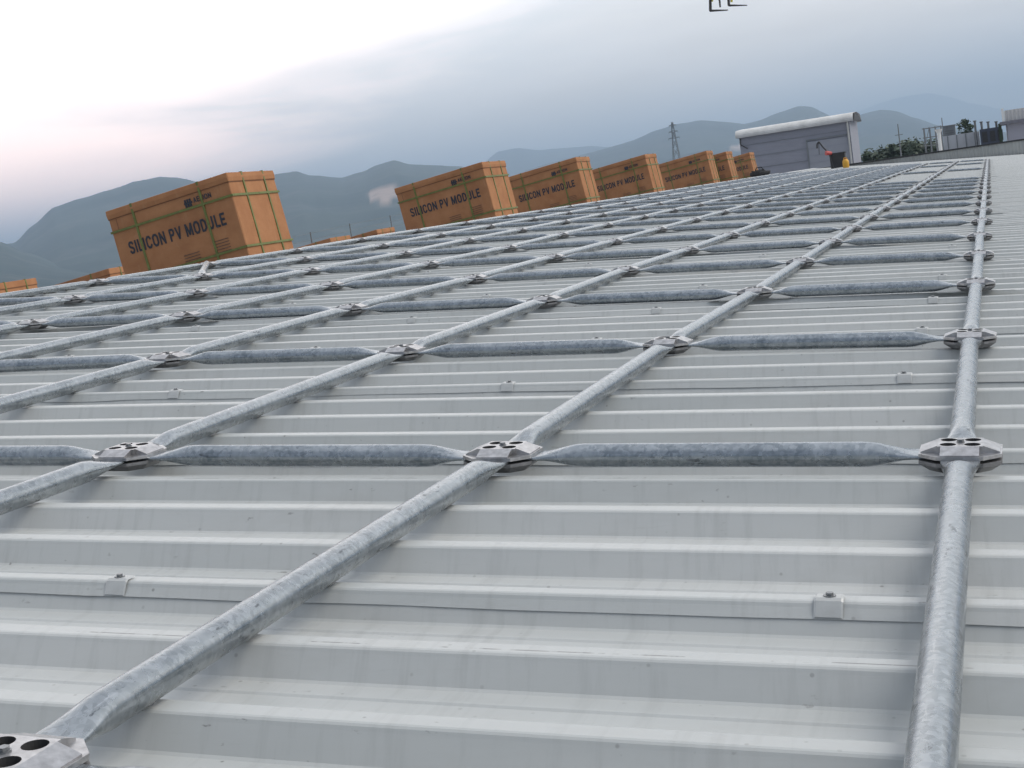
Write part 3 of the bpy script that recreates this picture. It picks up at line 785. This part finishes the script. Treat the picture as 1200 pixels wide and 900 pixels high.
TREES = [(1013, 172, 118, 2, 'narrow dark conifer standing right beside the grey shed wall', 'pointed'), (1022, 171, 122, 0, 'bushy green tree just right of the narrow conifer', 'b'),
         (1033, 168, 120, 0, 'bushy green tree third from the shed wall', 'b'), (1046, 162, 119, 2, 'dark pointed conifer left of the dark mast', 'p'), (1058, 162, 124, 0, 'bushy green tree just right of the dark mast', 'b'),
         (1069, 159, 120, 0, 'tallest bushy green tree midway between the mast and scaffold', 'b'), (1081, 159, 123, 0, 'bushy green tree partly behind the left scaffold uprights', 'b'), (1092, 160, 121, 0, 'bushy green tree seen through the scaffold frame', 'b')]
for i, (px, py, Y, kd, lb, _) in enumerate(TREES):
    p = at(px, py, Y); t = thing('tree' if kd == 0 else 'conifer_tree', (p.x, Y, GZ), lb, 'tree', 'trees beyond the parapet', None)
    cm = CRC if kd == 2 else CR[i % 3]; hgt = 3.8 if kd == 2 else 3.35
    ob('trunk', TRK, t); ob('crown', cm, t, Matrix.Translation((0, 0, p.z-GZ-hgt*.9)) @ Matrix.Rotation(i*1.1, 4, 'Z'))
p = at(1130, 142, 92); t = thing('tree', (p.x, 92, -1), 'dense dark green tree top above the pale duct', 'tree')
ob('crown', crown_mesh(5, .58, .62, 900, M_leafdark, .09), t, Matrix.Translation((0, 0, p.z+1-.55)))
m_ = MB(); m_.tube((0, 0, 0), (0, 0, p.z+.3), .08, 6, .04); ob('trunk', m_.mesh('trunk', M_bark), t)

# ------------------------------------------------------------------ crane fork hanging top right
YK = 52.
def k_(px, py, dy=0): return at(px, py, YK+dy)
base = k_(843, -40)
t = thing('crane_fork', base, 'dark two pronged crane pallet fork hanging at the top edge of the photo', 'crane fork')
def rel(v): return v-base
def bar(m_, a, b, w1, w2=None): m_.tube(rel(a), rel(b), w1, 4, w2)
m_ = MB(); bar(m_, k_(831.5, -42), k_(832.5, 13), .055); bar(m_, k_(832.0, 12.6), k_(853, 11.8, -.4), .045, .02); ob('tine', m_.mesh('tine', M_black), t)
m_ = MB(); bar(m_, k_(850.5, -42), k_(854.2, 6.8), .05); bar(m_, k_(854, 6.4), k_(875.5, 6.2, -.4), .04, .018); ob('tine', m_.mesh('tine', M_black), t)
m_ = MB(); bar(m_, k_(839, -42), k_(844, 8.5), .075, .03); ob('counterweight_rod', m_.mesh('counterweight_rod', M_black), t)
m_ = MB(); bar(m_, k_(834.8, -40), k_(834.8, 2), .03); bar(m_, k_(857.0, -36), k_(857.3, 2.5), .045); ob('yellow_guard', m_.mesh('yellow_guard', M_yelpaint), t)
m_ = MB(); bar(m_, k_(829, -42), k_(860, -44), .09); ob('crossbeam', m_.mesh('crossbeam', M_yelpaint), t)
m_ = MB(); bar(m_, k_(844, -44), k_(838, -420), .02); ob('cable', m_.mesh('cable', M_black), t)

# ------------------------------------------------------------------ pylon
DP = 900.
pt = at(787.5, 143, DP); pb = at(796, 192, DP)
t = thing('lattice_pylon', (pt.x, DP, GZ), 'lattice power pylon against the hills behind the fourth and fifth cartons', 'pylon')
H_ = pt.z-GZ; m_ = MB()
def wd_(z): return 3.6*(1-z/H_)**1.1+.45
zs_ = [H_*i/9 for i in range(10)]
for i in range(9):
    for sx_, sy_ in ((-1, -1), (1, -1), (1, 1), (-1, 1)):
        a = Vector((sx_*wd_(zs_[i]), sy_*wd_(zs_[i]), zs_[i])); b = Vector((sx_*wd_(zs_[i+1]), sy_*wd_(zs_[i+1]), zs_[i+1])); m_.tube(a, b, .22, 4)
        sx2, sy2 = -sy_, sx_
        b2 = Vector((sx2*wd_(zs_[i+1]), sy2*wd_(zs_[i+1]), zs_[i+1])); m_.tube(a, b2, .13, 4)
        a2 = Vector((sx2*wd_(zs_[i]), sy2*wd_(zs_[i]), zs_[i])); m_.tube(a2, b, .13, 4)
ob('mast', m_.mesh('mast', M_pylon), t)
for f_, ln_ in ((.80, 3.6), (.88, 2.9), (.96, 2.2)):
    m_ = MB()
    for s_ in (-1, 1): m_.tube((0, 0, H_*f_+.5), (s_*ln_, 0, H_*f_), .16, 4); m_.tube((0, 0, H_*f_-.6), (s_*ln_, 0, H_*f_), .16, 4); m_.tube((s_*ln_, 0, H_*f_), (s_*ln_, 0, H_*f_-1.2), .1, 4)
    ob('crossarm', m_.mesh('crossarm', M_pylon), t)

# ------------------------------------------------------------------ mountains and plain
def mat_hill(name, c1, c2, c3):
    g = Mat(name, .95, spec=.1)
    n1 = g.noise(g.coord(), .0022, 6, .6); n2 = g.noise(g.coord(), .012, 5, .65)
    c = g.mix(g.ramp(n1, .42, .58), c1, c2); c = g.mix(g.mul(g.ramp(n2, .52, .7), .5), c, c3)
    at_ = g.n('ShaderNodeAttribute'); at_.attribute_name = 'scar'
    sc2 = g.noise(g.coord(), .03, 4, .7)
    c = g.mix(g.mul(at_.outputs['Fac'], g.ramp(sc2, .25, .5, .55, 1.)), c, (.36, .28, .24))
    g.color(c); return g.m
M_hill = mat_hill('hillside', (.028, .045, .045), (.050, .068, .062), (.12, .12, .115))
def pdir(px, py):
    d = fw + rt*((px-600)/F0) - up*((py-450)/F0); return math.atan2(d.x, d.y), d.z/math.hypot(d.x, d.y)
def ridge(name, pts, D, w_front, seed, label, rough=.09, scars=(), step=.0035, nr=44, w_back=None):
    ap = sorted(pdir(x, y) for x, y in pts)
    def H(a):
        if a <= ap[0][0]: e = ap[0][1]
        elif a >= ap[-1][0]: e = ap[-1][1]
        else:
            for i in range(len(ap)-1):
                if ap[i][0] <= a <= ap[i+1][0]:
                    t_ = (a-ap[i][0])/(ap[i+1][0]-ap[i][0]); t_ = t_*t_*(3-2*t_)*.35 + t_*.65; e = ap[i][1]*(1-t_)+ap[i+1][1]*t_; break
        return CAM.z + D*e
    a = ap[0][0]; rows = []; sv = []; w_back = w_back or w_front
    SD = [(pdir(x, y), rx/F0, ry/F0) for x, y, rx, ry in scars]
    while a <= ap[-1][0]+1e-9:
        h = H(a); row = []
        h += 2.2*D/4000*(noise.fractal(Vector((a*60, seed, 0)), 1., 2., 5))
        for i in range(nr+1):
            s_ = i/nr*2-1   # -1 front foot .. 0 crest .. 1 back foot
            dist = D + (s_*w_front if s_ < 0 else s_*w_back)
            b = 1-abs(s_); prof = b*b*(3-2*b)*.55+b*.45
            x = math.sin(a)*dist; y = math.cos(a)*dist
            z = GZ-8 + (h-GZ+8)*prof
            nz_ = noise.ridged_multi_fractal(Vector((x/900., y/900., seed)), .9, 2.1, 6, 1., 2.)
            n2 = noise.noise(Vector((x/300., y/300., seed+3)))
            z += (nz_-1.3)*(h-GZ)*rough*(1-b)*min(1, b*4)*2.2 + n2*(h-GZ)*.04*(1-b)*min(1, b*4)
            row.append((x, y, z))
            el_ = (z-CAM.z)/dist
            v_ = 0.
            for (sa, se), rx, ry in SD:
                q = ((a-sa)/rx)**2 + ((el_-se)/ry)**2 + .8*noise.noise(Vector((a*90, el_*90, 2.)))
                if s_ < 0: v_ = max(v_, max(0, min(1, (1.15-q)*2.5)))
            sv.append(v_)
        rows.append(row); a += step
    mb = MB(); mb.grid(rows); me = mb.mesh(name, M_hill, smooth=True)
    at_ = me.attributes.new('scar', 'FLOAT', 'POINT'); at_.data.foreach_set('value', sv)
    o = ob(name, me, kind='structure'); o['label'] = label
    return o
def near_step(w_px): return w_px/F0
ridge('mountain', [(-260, 300), (-120, 285), (-40, 278), (4, 286), (16, 285), (38, 264), (62, 243), (95, 232), (127, 223), (160, 212), (185, 207.5), (205, 208), (235, 214), (290, 212), (328, 203), (345, 200.5), (365, 206), (400, 208), (425, 201), (442, 193), (462, 188), (480, 192), (505, 194), (540, 195), (575, 203), (620, 214), (680, 226), (760, 236)],
      3600, 1900, 3, 'long blue grey mountain behind the nearest cartons', .09, [(450, 227, 21, 8)], step=.0022)
ridge('foothill', [(-300, 285), (-140, 262), (-40, 278), (0, 284), (30, 296), (70, 308), (120, 313), (200, 312), (300, 300), (420, 285), (560, 262), (700, 245), (820, 232)],
      2500, 1200, 12, 'lower hill at the left edge in front of the mountain', .05, step=.0024)
ridge('mountain', [(500, 214), (560, 196), (583, 178), (608, 173), (630, 176), (655, 174), (690, 171), (720, 172), (760, 176), (820, 190)],
      7600, 2600, 21, 'pale distant mountain between the second and fourth cartons', .05, step=.0022)
ridge('mountain', [(540, 236), (600, 206), (640, 192), (672, 184), (705, 175), (740, 165), (768, 153), (795, 145), (820, 141), (845, 142), (872, 145.5), (890, 141), (915, 131), (935, 124), (950, 125), (975, 136), (992, 142), (1010, 134), (1032, 128.5), (1050, 130), (1072, 138), (1100, 147), (1140, 152), (1200, 156), (1300, 165)],
      4700, 2300, 33, 'blue green mountain behind the pylon and the grey shed', .10, [(874, 171, 17, 3.5)], step=.0022)
ridge('mountain', [(940, 150), (985, 138), (1030, 121), (1060, 113), (1085, 109), (1110, 113), (1140, 122), (1180, 128), (1260, 140), (1350, 160)],
      14800, 2500, 44, 'faintest farthest mountain above the trees at right', .04, step=.0025, w_back=1400)

mb = MB(); rws = []
for i in range(25):
    rws.append([(-30000+60000*j/24, -30000+60000*i/24, GZ) for j in range(25)])
mb.grid(rws)
g = Mat('plain_fields', .95, spec=.1); n1 = g.noise(g.coord(), .004, 5, .6); vo = g.n('ShaderNodeTexVoronoi'); vo.inputs['Scale'].default_value = .006; g.l(g.coord(), vo.inputs['Vector'])
c = g.mix(g.ramp(n1, .4, .6), (.06, .08, .045), (.11, .105, .075)); sp = g.n('ShaderNodeSeparateColor'); g.l(vo.outputs['Color'], sp.inputs[0]); c = g.mix(g.mul(sp.outputs[0], .4), c, (.15, .14, .11)); g.color(c)
ob('ground', mb.mesh('ground', g.m), kind='structure')

# ------------------------------------------------------------------ haze
ZTOP = max((o.matrix_world @ Vector(v.co)).z for o in bpy.data.objects if o.get('kind') == 'structure' and o.name.startswith('mountain') for v in o.data.vertices) + 25
print('ZTOP', ZTOP)
HD = .00025
mb = MB(); mb.box((-16500, -16500, GZ-18), (16500, 16500, ZTOP))
hm = bpy.data.materials.new('haze_air'); hm.use_nodes = True; ht = hm.node_tree; ht.nodes.clear()
pv = ht.nodes.new('ShaderNodeVolumePrincipled'); pv.inputs['Color'].default_value = (.57, .765, 1, 1); pv.inputs['Density'].default_value = HD; pv.inputs['Anisotropy'].default_value = .25
oo = ht.nodes.new('ShaderNodeOutputMaterial'); ht.links.new(pv.outputs[0], oo.inputs['Volume'])
h_ = ob('haze', mb.mesh('haze', hm), kind='stuff')
